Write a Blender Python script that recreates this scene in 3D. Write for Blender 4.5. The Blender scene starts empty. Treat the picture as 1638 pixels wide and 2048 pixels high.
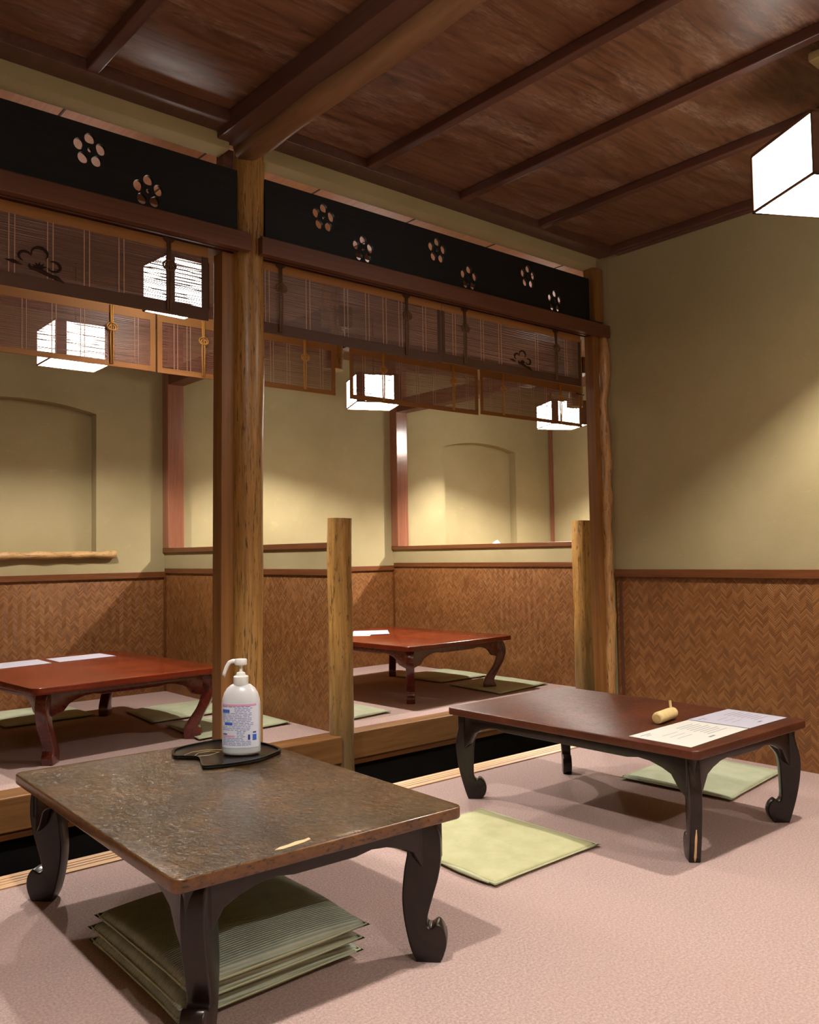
import bpy, bmesh, math, random
from mathutils import Vector, Matrix
random.seed(7)
sc = bpy.context.scene
COL = sc.collection
PI = math.pi

# ------------------------------------------------------------------ camera
cd = bpy.data.cameras.new('camera'); cam = bpy.data.objects.new('camera', cd); COL.objects.link(cam)
cd.sensor_fit = 'VERTICAL'; cd.sensor_height = 36.0; cd.lens = 1741.93 / 2048 * 36.0
cd.clip_start = 0.02; cd.clip_end = 60
Rr = Vector((0.76007802, -0.64962474, -0.01640418)); Ru = Vector((-0.0188687, -0.04729589, 0.99870269))
Rf = Vector((0.64955783, 0.75878245, 0.04820614))
cam.matrix_world = Matrix(((Rr.x, Ru.x, -Rf.x, -3.43768), (Rr.y, Ru.y, -Rf.y, -2.53713), (Rr.z, Ru.z, -Rf.z, 0.88), (0, 0, 0, 1)))
sc.camera = cam
# ------------------------------------------------------------------ world, exposure
w = bpy.data.worlds.new('world'); sc.world = w; w.use_nodes = True
w.node_tree.nodes['Background'].inputs[0].default_value = (0.9, 0.75, 0.6, 1)
w.node_tree.nodes['Background'].inputs[1].default_value = 0.1
vs = sc.view_settings
vs.view_transform = 'Standard'; vs.look = 'None'; vs.gamma = 1.0; vs.exposure = 0.0; vs.use_curve_mapping = False
sc.cycles.max_bounces = 8; sc.cycles.diffuse_bounces = 5; sc.cycles.glossy_bounces = 3
sc.cycles.transparent_max_bounces = 12; sc.cycles.transmission_bounces = 4
sc.cycles.use_denoising = True; sc.cycles.sample_clamp_indirect = 6.0
sc.cycles.caustics_reflective = False; sc.cycles.caustics_refractive = False
LAMP_COL = (1.0, 0.95, 0.885)
# name, centre x, y, bottom z, side, rotation, bulb watts, strength of the glowing paper
LANTERNS = [
    ('F', -0.78, -1.398, 1.938, .30, -.506, 128, 8), ('G', -2.95, -1.30, 1.938, .30, -.3, 128, 8),
    ('H', -2.95, -3.15, 1.938, .30, .2, 92, 7), ('I', -.80, -3.15, 1.938, .30, .1, 92, 7),  # H and I: unseen lanterns added as fill, brightening under the tables
    ('A', -1.936, 0.60, 1.843, .185, .095, 95, 12),
    ('B1', -1.841, 1.959, 1.887, .30, -.008, 95, 9), ('B2', .075, 1.907, 1.849, .30, -.417, 175, 20),
    ('B3', 1.93, 1.866, 1.862, .30, -.449, 250, 28)]

# ------------------------------------------------------------------ node helpers
def lin(c):
    return tuple((x / 255 / 12.92 if x / 255 <= .04045 else ((x / 255 + .055) / 1.055) ** 2.4) for x in c) + (1.0,)
class NT:
    def __init__(s, name):
        s.m = bpy.data.materials.new(name); s.m.use_nodes = True; s.t = s.m.node_tree; s.N = s.t.nodes; s.N.clear()
        s.out = s.N.new('ShaderNodeOutputMaterial'); s.co = None
    def link(s, a, b): s.t.links.new(a, b)
    def setin(s, sock, v):
        if isinstance(v, bpy.types.NodeSocket): s.link(v, sock)
        else: sock.default_value = v
    def math(s, op, a, b=0.0, c=None):
        n = s.N.new('ShaderNodeMath'); n.operation = op; s.setin(n.inputs[0], a); s.setin(n.inputs[1], b)
        if c is not None: s.setin(n.inputs[2], c)
        return n.outputs[0]
    def obj(s):
        if s.co is None: s.co = s.N.new('ShaderNodeTexCoord').outputs['Object']
        return s.co
    def xyz(s):
        n = s.N.new('ShaderNodeSeparateXYZ'); s.link(s.obj(), n.inputs[0]); return n.outputs
    def mapped(s, scale, vec=None):
        n = s.N.new('ShaderNodeMapping'); s.link(vec or s.obj(), n.inputs[0]); n.inputs['Scale'].default_value = scale; return n.outputs[0]
    def comb(s, x, y, z):
        n = s.N.new('ShaderNodeCombineXYZ'); s.setin(n.inputs[0], x); s.setin(n.inputs[1], y); s.setin(n.inputs[2], z); return n.outputs[0]
    def noise(s, vec, scale=1.0, detail=4.0, rough=.55, dist=0.0):
        n = s.N.new('ShaderNodeTexNoise'); s.link(vec, n.inputs['Vector']); n.inputs['Scale'].default_value = scale
        n.inputs['Detail'].default_value = detail; n.inputs['Roughness'].default_value = rough; n.inputs['Distortion'].default_value = dist
        return n.outputs[0]
    def white(s, vec):
        n = s.N.new('ShaderNodeTexWhiteNoise'); n.noise_dimensions = '3D'; s.link(vec, n.inputs['Vector']); return n.outputs['Value']
    def vor(s, vec, scale, feature='F1'):
        n = s.N.new('ShaderNodeTexVoronoi'); n.feature = feature; s.link(vec, n.inputs['Vector']); n.inputs['Scale'].default_value = scale
        return n.outputs['Distance']
    def ramp(s, fac, stops, interp='LINEAR'):
        n = s.N.new('ShaderNodeValToRGB'); s.setin(n.inputs[0], fac); cr = n.color_ramp; cr.interpolation = interp
        while len(cr.elements) < len(stops): cr.elements.new(0.5)
        for e, (p, c) in zip(cr.elements, stops): e.position = p; e.color = c if len(c) == 4 else lin(c)
        return n.outputs[0]
    def grey(s, fac, a, b, x0=0.0, x1=1.0):
        n = s.N.new('ShaderNodeMapRange'); s.setin(n.inputs[0], fac); n.inputs[1].default_value = x0; n.inputs[2].default_value = x1
        n.inputs[3].default_value = a; n.inputs[4].default_value = b; return n.outputs[0]
    def mix(s, fac, a, b, mode='MIX'):
        n = s.N.new('ShaderNodeMix'); n.data_type = 'RGBA'; n.blend_type = mode; s.setin(n.inputs[0], fac)
        s.setin(n.inputs[6], a); s.setin(n.inputs[7], b); return n.outputs[2]
    def bump(s, h, strength=.3, dist=.002):
        n = s.N.new('ShaderNodeBump'); s.link(h, n.inputs['Height']); n.inputs['Strength'].default_value = strength; n.inputs['Distance'].default_value = dist
        return n.outputs[0]
    def bsdf(s, color, rough=.5, bump=None, spec=.5, coat=0.0, coat_rough=.1, **k):
        b = s.N.new('ShaderNodeBsdfPrincipled'); s.setin(b.inputs['Base Color'], color); s.setin(b.inputs['Roughness'], rough)
        b.inputs['Specular IOR Level'].default_value = spec; b.inputs['Coat Weight'].default_value = coat; b.inputs['Coat Roughness'].default_value = coat_rough
        if bump is not None: s.link(bump, b.inputs['Normal'])
        for kk, v in k.items(): s.setin(b.inputs[kk.replace('_', ' ')], v)
        s.link(b.outputs[0], s.out.inputs[0]); return s.m

def plain(name, c, rough=.5, spec=.5, **k):
    return NT(name).bsdf(lin(c), rough, spec=spec, **k)
def wood(name, dark, light, grain=(1.2, 26, 26), rough=.4, fleck=None, coat=0.0, bumpk=.15, scale=1.0, spec=.5, coat_rough=.12):
    t = NT(name); v = t.mapped(grain)
    n1 = t.noise(v, scale, 6, .68, 1.0); n2 = t.noise(t.mapped(tuple(g * 4 for g in grain)), scale, 3, .6)
    f = t.math('MULTIPLY_ADD', n2, .35, t.math('MULTIPLY', n1, .75))
    c = t.ramp(f, [(.32, dark), (.72, light)])
    if fleck:
        n3 = t.noise(t.mapped(tuple(g * 2.2 for g in grain)), scale * 2.0, 3, .75)
        c = t.mix(t.grey(n3, 0, .9, .56, .64), c, lin(fleck))
    return t.bsdf(c, t.grey(n1, rough * .8, rough * 1.25), t.bump(f, bumpk, .003), spec, coat, coat_rough)

M = {}
def make_materials():
    # plaster
    t = NT('olive_plaster'); n = t.noise(t.obj(), 2.2, 5, .6); n2 = t.noise(t.obj(), 260, 2, .6); n3 = t.noise(t.mapped((6, 6, 14)), 1.5, 6, .7)
    c = t.ramp(n, [(.3, (152, 138, 101)), (.7, (164, 150, 112))]); c = t.mix(t.grey(n3, 0, .35, .6, .75), c, lin((182, 169, 130)))
    M['plaster'] = t.bsdf(c, .9, t.bump(n2, .25, .002), .15)
    # carpet
    t = NT('pink_carpet'); n = t.noise(t.obj(), 170, 3, .7); n1 = t.noise(t.obj(), 3, 3, .5); n2 = t.noise(t.obj(), 420, 2, .6)
    c = t.ramp(n, [(.3, (160, 133, 126)), (.7, (202, 177, 169))]); c = t.mix(t.grey(n1, 0, .3, .3, .7), c, lin((188, 158, 146)))
    M['carpet'] = t.bsdf(c, .95, t.bump(t.math('ADD', n, n2), .7, .004), .1)
    # woven wainscot: twill chevrons of split bamboo
    t = NT('woven_bamboo'); X, Y, Z = t.xyz()[0:3]
    u = t.math('ADD', X, Y); W = .026
    uc = t.math('DIVIDE', u, W); col = t.math('FLOOR', uc); fr = t.math('FRACT', uc)
    par = t.math('MODULO', t.math('ABSOLUTE', col), 2.0)
    tri = t.math('ABSOLUTE', t.math('SUBTRACT', par, fr))
    sft = t.math('MULTIPLY', tri, W * 1.0)
    sv = t.math('DIVIDE', t.math('ADD', Z, sft), .0105)
    fs = t.math('FRACT', sv); strip = t.math('FLOOR', sv)
    r = t.white(t.comb(col, strip, 0.0)); rbig = t.noise(t.mapped((1.6, 1.6, 1.6)), 1, 4, .6)
    edge = t.grey(t.math('ABSOLUTE', t.math('SUBTRACT', fs, .5)), 1, 0, .30, .5)
    colsh = t.grey(t.math('ABSOLUTE', t.math('SUBTRACT', fr, .5)), 1, .0, .40, .5)
    h = t.math('MULTIPLY', t.math('MULTIPLY', edge, t.grey(colsh, .8, 1)), t.grey(r, .75, 1.0))
    c = t.ramp(t.math('MULTIPLY_ADD', r, .5, t.math('MULTIPLY', rbig, .7)), [(.3, (104, 64, 30)), (.6, (124, 80, 40)), (.95, (146, 100, 56))])
    c = t.mix(t.grey(h, .40, 0, .0, .6), c, lin((80, 46, 22)))
    M['weave'] = t.bsdf(c, t.grey(r, .34, .5), t.bump(h, .55, .002), .4)
    # woods
    M['ceil'] = None
    t = NT('ceiling_board'); n1 = t.noise(t.mapped((1.4, 10, 10)), 1.6, 6, .62, 2.2); n2 = t.noise(t.mapped((2.2, 9, 1)), 1.1, 6, .75, .4)
    n3 = t.noise(t.mapped((30, 160, 30)), 1.0, 3, .7)
    c = t.ramp(n1, [(.25, (70, 44, 32)), (.5, (112, 76, 54)), (.75, (134, 94, 68))])
    c = t.mix(t.math('MULTIPLY', t.grey(n2, 0, .75, .50, .70), t.grey(n3, .15, 1, .40, .62)), c, lin((176, 150, 130)))
    M['ceil'] = t.bsdf(c, t.grey(n2, .30, .5, .3, .7), t.bump(n1, .12, .003), .4)
    M['batten'] = wood('batten_wood', (70, 42, 34), (100, 62, 50), (20, 1.2, 20), .36)
    M['trimwood'] = wood('lintel_wood', (72, 40, 26), (110, 66, 44), (1.0, 30, 30), .42)
    M['rail'] = wood('rail_wood', (78, 42, 18), (112, 64, 30), (3, 3, 40), .38)
    M['beam'] = wood('beam_wood', (70, 44, 36), (98, 64, 52), (26, 1.4, 26), .4)
    M['log'] = wood('peeled_log', (108, 76, 50), (142, 104, 72), (16, 2.0, 16), .38)
    M['post'] = wood('post_wood', (112, 74, 30), (184, 140, 78), (34, 34, 2.4), .36, (58, 34, 14), .35, .35, coat_rough=.25)
    t = NT('handled_post_wood'); X, Y, Z = t.xyz()[0:3]; n1 = t.noise(t.mapped((34, 34, 2.4)), 1, 6, .7, 1.0); n2 = t.noise(t.mapped((60, 60, 14)), 1, 4, .7)
    c = t.ramp(n1, [(.32, (124, 84, 34)), (.68, (196, 150, 82))]); c = t.mix(t.grey(n2, 0, .8, .56, .66), c, lin((66, 40, 18)))
    wear = t.math('ADD', Z, t.math('MULTIPLY', t.noise(t.mapped((9, 9, 3)), 1, 4, .6), .5)); c = t.mix(t.grey(wear, .75, 0, .25, .75), c, lin((104, 88, 62)))
    M['post2'] = t.bsdf(c, .38, t.bump(n1, .35, .003), .5, .2, .3)
    M['jamb'] = wood('jamb_wood', (98, 62, 28), (142, 96, 48), (30, 30, 1.2), .36)
    M['pillar'] = wood('pillar_wood', (116, 70, 50), (146, 96, 72), (30, 30, 1.2), .2, None, .5, .03)
    M['pole'] = wood('pole_wood', (136, 92, 48), (190, 148, 96), (30, 30, 3), .4, (86, 50, 24), .2, .4)
    M['sillog'] = wood('sill_log_wood', (150, 110, 60), (200, 160, 105), (4, 30, 30), .45, (96, 62, 30), 0, .6)
    M['sill'] = wood('sill_wood', (176, 128, 82), (216, 172, 122), (1.2, 60, 60), .4)
    M['kamachi'] = wood('step_beam_wood', (100, 66, 34), (146, 102, 60), (1.5, 22, 22), .35)
    M['corr'] = wood('corridor_ceiling_wood', (172, 112, 78), (206, 146, 108), (24, 1.4, 24), .5)
    t = NT('charred_board'); n1 = t.noise(t.mapped((2, 90, 60)), 1.0, 5, .7); n2 = t.noise(t.mapped((3, 40, 22)), 1.0, 4, .7)
    c = t.ramp(n1, [(.35, (12, 11, 11)), (.68, (22, 21, 21))]); c = t.mix(t.grey(n2, 0, .5, .66, .8), c, lin((62, 44, 36)))
    M['black'] = t.bsdf(c, t.grey(n1, .45, .65), t.bump(n1, .35, .003), .3)
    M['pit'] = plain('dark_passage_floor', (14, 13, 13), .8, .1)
    # lacquered tables
    def lacquer(name, a, b, cdark, worn, rough, bk, wamt=.6, damt=.8):
        t = NT(name); n = t.noise(t.mapped((7, 7, 7)), 1, 5, .7); n2 = t.noise(t.mapped((88, 40, 60)), 1, 4, .62, 1.6); n3 = t.noise(t.mapped((4, 4, 4)), 1, 3, .6)
        c = t.ramp(t.math('MULTIPLY_ADD', n3, .5, t.math('MULTIPLY', n, .5)), [(.38, a), (.62, b)]); c = t.mix(t.grey(n2, 0, damt, .53, .59), c, lin(cdark))
        c = t.mix(t.math('MULTIPLY', t.grey(n2, 1, 0, .30, .46), t.grey(n3, 0, wamt, .35, .65)), c, lin(worn))
        return t.bsdf(c, t.grey(n2, rough, rough * 1.35, .4, .7), t.bump(n2, bk, .006), .33, .12, rough * .8)
    M['lac_olive'] = lacquer('worn_olive_lacquer', (54, 41, 18), (88, 62, 26), (22, 16, 9), (112, 80, 38), .18, .8, .6, .75)
    M['lac_oldedge'] = wood('worn_table_edge', (44, 26, 14), (116, 74, 36), (14, 14, 30), .35, (30, 18, 10), .3)
    M['lac_brown'] = lacquer('red_brown_lacquer', (62, 28, 14), (88, 42, 22), (44, 22, 14), (84, 50, 36), .36, .12, .3, .25)
    M['lac_red'] = lacquer('red_lacquer', (92, 30, 12), (120, 44, 20), (84, 28, 12), (124, 50, 26), .18, .02, .2, .2)
    M['leg_black'] = wood('black_lacquer_leg', (16, 11, 10), (34, 21, 18), (18, 18, 12), .3, None, .12, .1, spec=.35)
    M['leg_brown'] = wood('dark_lacquer_leg', (15, 10, 9), (32, 19, 16), (18, 18, 12), .28, None, .15, .08, spec=.35)
    M['leg_red'] = wood('red_lacquer_leg', (62, 18, 12), (96, 32, 20), (18, 18, 12), .22, (40, 14, 10), .5, .08)
    M['chip'] = plain('bare_wood_chip', (212, 176, 128), .6)
    # cushions
    def cloth(name, a, b, rib=None):
        t = NT(name); n = t.noise(t.obj(), 14, 4, .6); n2 = t.noise(t.obj(), 300, 2, .6); X, Y, Z = t.xyz()[0:3]
        c = t.ramp(n, [(.3, a), (.7, b)])
        if rib:
            sn = t.math('SINE', t.math('MULTIPLY', Y, 2 * PI / rib)); h = t.math('MULTIPLY_ADD', n2, .4, sn)
            c = t.mix(t.grey(sn, .35, 0, -1, .3), c, lin(tuple(int(q * .86) for q in a)))
            return t.bsdf(c, .8, t.bump(h, .5, .002), .25)
        return t.bsdf(c, .75, t.bump(n2, .4, .002), .3)
    M['cush'] = cloth('pale_green_cloth', (170, 167, 122), (186, 182, 140))
    M['cush2'] = cloth('celadon_cloth', (168, 174, 142), (186, 190, 160))
    M['cush_rib'] = cloth('ribbed_green_cloth', (160, 166, 148), (182, 187, 168), .0075)
    M['piping'] = plain('cushion_seam', (178, 180, 142), .6)
    # blinds
    def reed(name, a, b):
        t = NT(name); n = t.noise(t.mapped((9, 1, 420)), 1, 3, .7)
        return t.bsdf(t.ramp(n, [(.3, a), (.7, b)]), .42, None, .5)
    M['reed'] = reed('shaded_reed', (70, 46, 42), (110, 78, 72)); M['reed_lit'] = reed('lit_reed', (100, 62, 50), (146, 100, 84))  # same reed twice: dim front tone, lantern-lit rear tone, light put into the colour
    M['bcloth'] = wood('blind_border_cloth', (138, 92, 46), (156, 106, 56), (160, 160, 160), .7, None, 0, .1)
    M['bdark'] = wood('dark_blind_border', (58, 32, 18), (78, 46, 26), (120, 120, 120), .6, None, 0, .1)
    M['thread'] = plain('pale_thread', (176, 140, 118), .7)
    M['cord'] = plain('ochre_cord', (196, 142, 66), .6)
    M['cord2'] = plain('dull_brown_cord', (92, 62, 36), .7)
    M['motif'] = plain('plum_motif_brown', (40, 22, 16), .7, .2)
    # lantern
    M['lframe'] = wood('lantern_frame_wood', (92, 62, 46), (118, 84, 62), (20, 20, 20), .45)
    M['socket'] = plain('lamp_holder_cream', (220, 205, 170), .5)
    # small things
    M['white_pl'] = NT('white_plastic').bsdf(lin((224, 222, 218)), .3, spec=.5, Subsurface_Weight=.15)
    M['bottle'] = NT('milky_plastic').bsdf(lin((206, 206, 208)), .28, spec=.5, Subsurface_Weight=.3)
    M['label'] = plain('bottle_label_paper', (214, 216, 228), .4)
    M['lblue'] = plain('label_blue_print', (62, 98, 190), .5); M['lgrey'] = plain('label_small_print', (130, 142, 196), .5)
    M['lpink'] = plain('label_pink_print', (216, 150, 186), .5); M['lnavy'] = plain('label_navy_print', (52, 66, 140), .5)
    M['tray'] = plain('black_lacquer_tray', (13, 13, 13), .22, .35); M['gold'] = plain('gold_line', (170, 140, 80), .4)
    M['menu'] = plain('white_menu_paper', (206, 204, 194), .55); M['menu2'] = plain('lilac_white_menu_paper', (186, 183, 196), .45)
    M['ink'] = plain('grey_menu_print', (128, 124, 128), .7)
    M['bamboo'] = wood('pale_turned_wood', (206, 178, 116), (226, 202, 146), (20, 20, 20), .4)
    M['grainend'] = wood('pale_wood_end_grain', (180, 146, 86), (214, 184, 124), (90, 90, 90), .5)
    M['beige'] = plain('beige_plastic', (176, 160, 112), .45)
    M['wcloth'] = plain('pale_lilac_cloth', (186, 180, 204), .8)
    M['iron'] = plain('dark_iron', (30, 22, 20), .5)
    M['wcord'] = plain('white_plastic_cord', (214, 208, 198), .5)
make_materials()

# ------------------------------------------------------------------ mesh helpers
class MB:
    def __init__(s): s.v = []; s.f = []
    def box(s, a, b, rz=0.0, c=None):
        x0, y0, z0 = a; x1, y1, z1 = b; i = len(s.v)
        P = [(x0, y0, z0), (x1, y0, z0), (x1, y1, z0), (x0, y1, z0), (x0, y0, z1), (x1, y0, z1), (x1, y1, z1), (x0, y1, z1)]
        if rz:
            cx, cy = c or ((x0 + x1) / 2, (y0 + y1) / 2); cs, sn = math.cos(rz), math.sin(rz)
            P = [(cx + cs * (x - cx) - sn * (y - cy), cy + sn * (x - cx) + cs * (y - cy), z) for x, y, z in P]
        s.v += P
        s.f += [(i, i + 3, i + 2, i + 1), (i + 4, i + 5, i + 6, i + 7), (i, i + 1, i + 5, i + 4), (i + 1, i + 2, i + 6, i + 5), (i + 2, i + 3, i + 7, i + 6), (i + 3, i, i + 4, i + 7)]
        return s
    def tube(s, pts, r, n=10, cap=True, closed=False, jitter=0.0, flat=1.0):
        pts = [Vector(p) for p in pts]; m = len(pts); rs = r if isinstance(r, (list, tuple)) else [r] * m
        base = len(s.v); ref = None
        for k, p in enumerate(pts):
            if closed: d = pts[(k + 1) % m] - pts[k - 1]
            else: d = pts[min(k + 1, m - 1)] - pts[max(k - 1, 0)]
            d.normalize()
            if ref is None: ref = Vector((0, 0, 1)) if abs(d.z) < .9 else Vector((1, 0, 0))
            a = d.cross(ref).normalized(); b = a.cross(d).normalized(); ref = b
            for j in range(n):
                an = 2 * PI * j / n; rr = rs[k] * (1 + random.uniform(-jitter, jitter))
                s.v.append(tuple(p + a * math.cos(an) * rr + b * math.sin(an) * rr * flat))
        for k in range(m if closed else m - 1):
            for j in range(n):
                a0 = base + k * n + j; a1 = base + k * n + (j + 1) % n; kk = (k + 1) % m
                s.f.append((a0, a1, base + kk * n + (j + 1) % n, base + kk * n + j))
        if cap and not closed:
            s.f.append(tuple(base + j for j in range(n))[::-1]); s.f.append(tuple(base + (m - 1) * n + j for j in range(n)))
        return s
    def lathe(s, prof, n=28, c=(0, 0, 0), sx=1.0, sy=1.0):
        base = len(s.v)
        for r, z in prof:
            for j in range(n):
                an = 2 * PI * j / n; s.v.append((c[0] + r * sx * math.cos(an), c[1] + r * sy * math.sin(an), c[2] + z))
        for k in range(len(prof) - 1):
            for j in range(n):
                s.f.append((base + k * n + j, base + k * n + (j + 1) % n, base + (k + 1) * n + (j + 1) % n, base + (k + 1) * n + j))
        s.f.append(tuple(base + j for j in range(n))[::-1]); s.f.append(tuple(base + (len(prof) - 1) * n + j for j in range(n)))
        return s
    def mesh(s, name, bevel=0.0, smooth=False, seg=2, mat=None):
        me = bpy.data.meshes.new(name); me.from_pydata(s.v, [], s.f)
        bm = bmesh.new(); bm.from_mesh(me); bmesh.ops.recalc_face_normals(bm, faces=bm.faces)
        if bevel:
            bmesh.ops.bevel(bm, geom=[e for e in bm.edges if len(e.link_faces) == 2 and e.calc_face_angle(0) > .5], offset=bevel, segments=seg, affect='EDGES', profile=.6)
        bm.to_mesh(me); bm.free()
        if smooth:
            for p in me.polygons: p.use_smooth = True
            if smooth != 'all': me.set_sharp_from_angle(angle=.6)
        if mat is not None: me.materials.append(M[mat])
        return me
    def build(s, name, mat, parent=None, bevel=0.0, smooth=False, seg=2):
        o = bpy.data.objects.new(name, s.mesh(name, bevel, smooth, seg, mat)); COL.objects.link(o)
        if parent is not None: o.parent = parent
        return o
def prism_mesh(name, outer, depth, holes=(), bevel=0.0, mat=None, smooth=True):
    """filled 2D outline (local XY) extruded along local Z by depth, centred"""
    cu = bpy.data.curves.new('outline', 'CURVE'); cu.dimensions = '2D'; cu.fill_mode = 'BOTH'
    for ring in [outer] + list(holes):
        sp = cu.splines.new('POLY'); sp.points.add(len(ring) - 1)
        for pt, (x, y) in zip(sp.points, ring): pt.co = (x, y, 0, 1)
        sp.use_cyclic_u = True
    cu.extrude = depth / 2 - bevel; cu.bevel_depth = bevel; cu.bevel_resolution = 2
    if bevel: cu.offset = -bevel
    o = bpy.data.objects.new('outline', cu); COL.objects.link(o)
    dg = bpy.context.evaluated_depsgraph_get(); me = bpy.data.meshes.new_from_object(o.evaluated_get(dg)); me.name = name
    bpy.data.objects.remove(o); bpy.data.curves.remove(cu)
    me.materials.clear()
    if mat: me.materials.append(M[mat])
    bm = bmesh.new(); bm.from_mesh(me); bmesh.ops.remove_doubles(bm, verts=bm.verts, dist=1e-5); bmesh.ops.recalc_face_normals(bm, faces=bm.faces); bm.to_mesh(me); bm.free()
    if smooth:
        for p in me.polygons: p.use_smooth = True
        me.set_sharp_from_angle(angle=.6)
    return me
def linkobj(name, me, parent=None, mw=None):
    o = bpy.data.objects.new(name, me); COL.objects.link(o)
    if parent is not None: o.parent = parent
    if mw is not None: o.matrix_local = mw
    return o
UPRIGHT = Matrix(((1, 0, 0, 0), (0, 0, -1, 0), (0, 1, 0, 0), (0, 0, 0, 1)))    # local XY plane -> world XZ
def struct(o): o['kind'] = 'structure'; return o
def tag(o, label, cat, group=None):
    o['label'] = label; o['category'] = cat
    if group: o['group'] = group
    return o
def thing(name, label, cat, loc=(0, 0, 0), rz=0.0, group=None):
    o = bpy.data.objects.new(name, None); COL.objects.link(o); o.location = loc; o.rotation_euler = (0, 0, rz); o.empty_display_size = .05
    return tag(o, label, cat, group)
def smoothpoly(pts, n=6):
    """closed Catmull-Rom through points; (x, y, 1) marks a sharp corner"""
    out = []; m = len(pts)
    for i in range(m):
        p0, p1, p2, p3 = pts[i - 1], pts[i], pts[(i + 1) % m], pts[(i + 2) % m]
        s1 = len(p1) > 2; s2 = len(p2) > 2
        for k in range(n if not (s1 and s2) else 1):
            t = k / n; q = []
            for a in (0, 1):
                m1 = (p2[a] - p0[a]) / 2 if not s1 else (p2[a] - p1[a]) * .5; m2 = (p3[a] - p1[a]) / 2 if not s2 else (p2[a] - p1[a]) * .5
                q.append((2 * t**3 - 3 * t**2 + 1) * p1[a] + (t**3 - 2 * t**2 + t) * m1 + (-2 * t**3 + 3 * t**2) * p2[a] + (t**3 - t**2) * m2)
            out.append(tuple(q))
    return out

# ------------------------------------------------------------------ room shell
XL, YF, XR, YB = -4.7, -3.7, 3.075, 2.957      # left wall, wall behind the camera, far right wall of the booths, back wall
ZC = 2.325
struct(MB().box((XL, YF, -.12), (.0, -.012, 0)).build('floor', 'carpet'))
struct(MB().box((XL, .08, -.62), (XR, .99, -.50)).build('floor_passage', 'pit'))
struct(MB().box((XL, 1.06, -.12), (XR + .0, YB, 0)).build('floor_booths', 'carpet'))
struct(MB().box((XL, YF - .1, 0), (0.0, YF, ZC)).build('wall_front', 'plaster'))
struct(MB().box((XL - .1, YF, -.6), (XL, YB, 2.5)).build('wall_left', 'plaster'))
# right wall with its wainscot
wr = struct(MB().box((.002, YF, -.1), (.1, -.02, 2.45)).build('wall_right', 'plaster'))
struct(MB().box((-.008, YF, .0), (.0015, -.03, .765)).build('wainscot_panel', 'weave', wr))
struct(MB().box((-.022, YF, .757), (.0015, -.03, .793)).build('wainscot_rail', 'rail', wr, .002))
struct(MB().box((-.013, -.062, .0), (.0015, -.05, .757)).build('corner_strip', 'batten', wr))
struct(MB().box((.101, -.02, -.6), (XR, .05, 2.45)).box((.0, -.019, -.6), (.1005, .05, 2.45)).build('wall_passage', 'plaster'))

# sloping boards of the ceiling: one panel between each pair of battens
struct(MB().box((XL, YF, ZC), (0.1, .03, ZC + .03)).build('ceiling', 'ceil'))
cp = MB().box((XL, .0, 2.45), (XR, 1.0, 2.48))
cpl = struct(cp.build('ceiling_passage', 'corr'))
jm = MB()
for k in range(-6, 7): jm.box((-1.866 + .538 * k - .0035, .02, 2.4475), (-1.866 + .538 * k + .0035, .99, 2.4502))
struct(jm.build('board_joints', 'bdark', cpl))
struct(MB().box((XL, 1.0, 2.42), (XR, YB, 2.45)).build('ceiling_booths', 'ceil'))
# slender ceiling battens running away from the partition
n = 0
for x0, x1 in ((-2.52, -2.50), (-1.50, -1.462), (-1.028, -1.045), (-.555, -.59), (-.035, -.03), (-2.99, -2.99), (-3.46, -3.46), (-3.93, -3.93)):
    b = MB(); hw = .018
    b.v = [(x0 - hw, -.075, 2.29), (x0 + hw, -.075, 2.29), (x1 + hw, YF, 2.29), (x1 - hw, YF, 2.29), (x0 - hw, -.075, ZC), (x0 + hw, -.075, ZC), (x1 + hw, YF, ZC), (x1 - hw, YF, ZC)]
    b.f = [(0, 3, 2, 1), (4, 5, 6, 7), (0, 1, 5, 4), (1, 2, 6, 5), (2, 3, 7, 6), (3, 0, 4, 7)]
    n += 1; struct(b.build('trim_%d' % n, 'batten', None, .004))
struct(MB().box((XL, -.085, 2.285), (-.03, .0, ZC)).build('trim_cornice', 'beam', None, .003))
struct(MB().box((-.03, YF, 2.285), (.0, -.085, ZC)).build('trim_cornice_right', 'beam', None, .003))

# main ceiling beam: squared timber with a round log along it
tb = thing('ceiling_beam', 'dark squared ceiling beam running from the top of the tall round post', 'beam', (0, 0, 0))
MB().box((-2.075, YF, 2.262), (-1.995, .02, ZC)).build('squared_timber', 'beam', tb, .004)
lg = []
for k in range(30): lg.append((-1.955 + .004 * math.sin(k * 1.3), .03 - k * (.03 - YF) / 29, 2.268))
o = MB().tube(lg, [.046 + .002 * math.sin(k * 2.1) for k in range(30)], 18).build('round_log', 'log', tb, 0, 'all'); o['label'] = 'light brown peeled log'

# plaster band with open slot under it, above the black boards
struct(MB().box((XL, .0, 2.237), (-2.03, .075, 2.292)).build('trim_plaster_band', 'plaster', None, .003))
struct(MB().box((-1.90, .0, 2.237), (-.06, .075, 2.292)).build('trim_plaster_band_right', 'plaster', None, .003))
struct(MB().box((XL, .0, 2.292), (.0, .09, 2.47)).build('wall_above_partition', 'plaster'))

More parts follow.
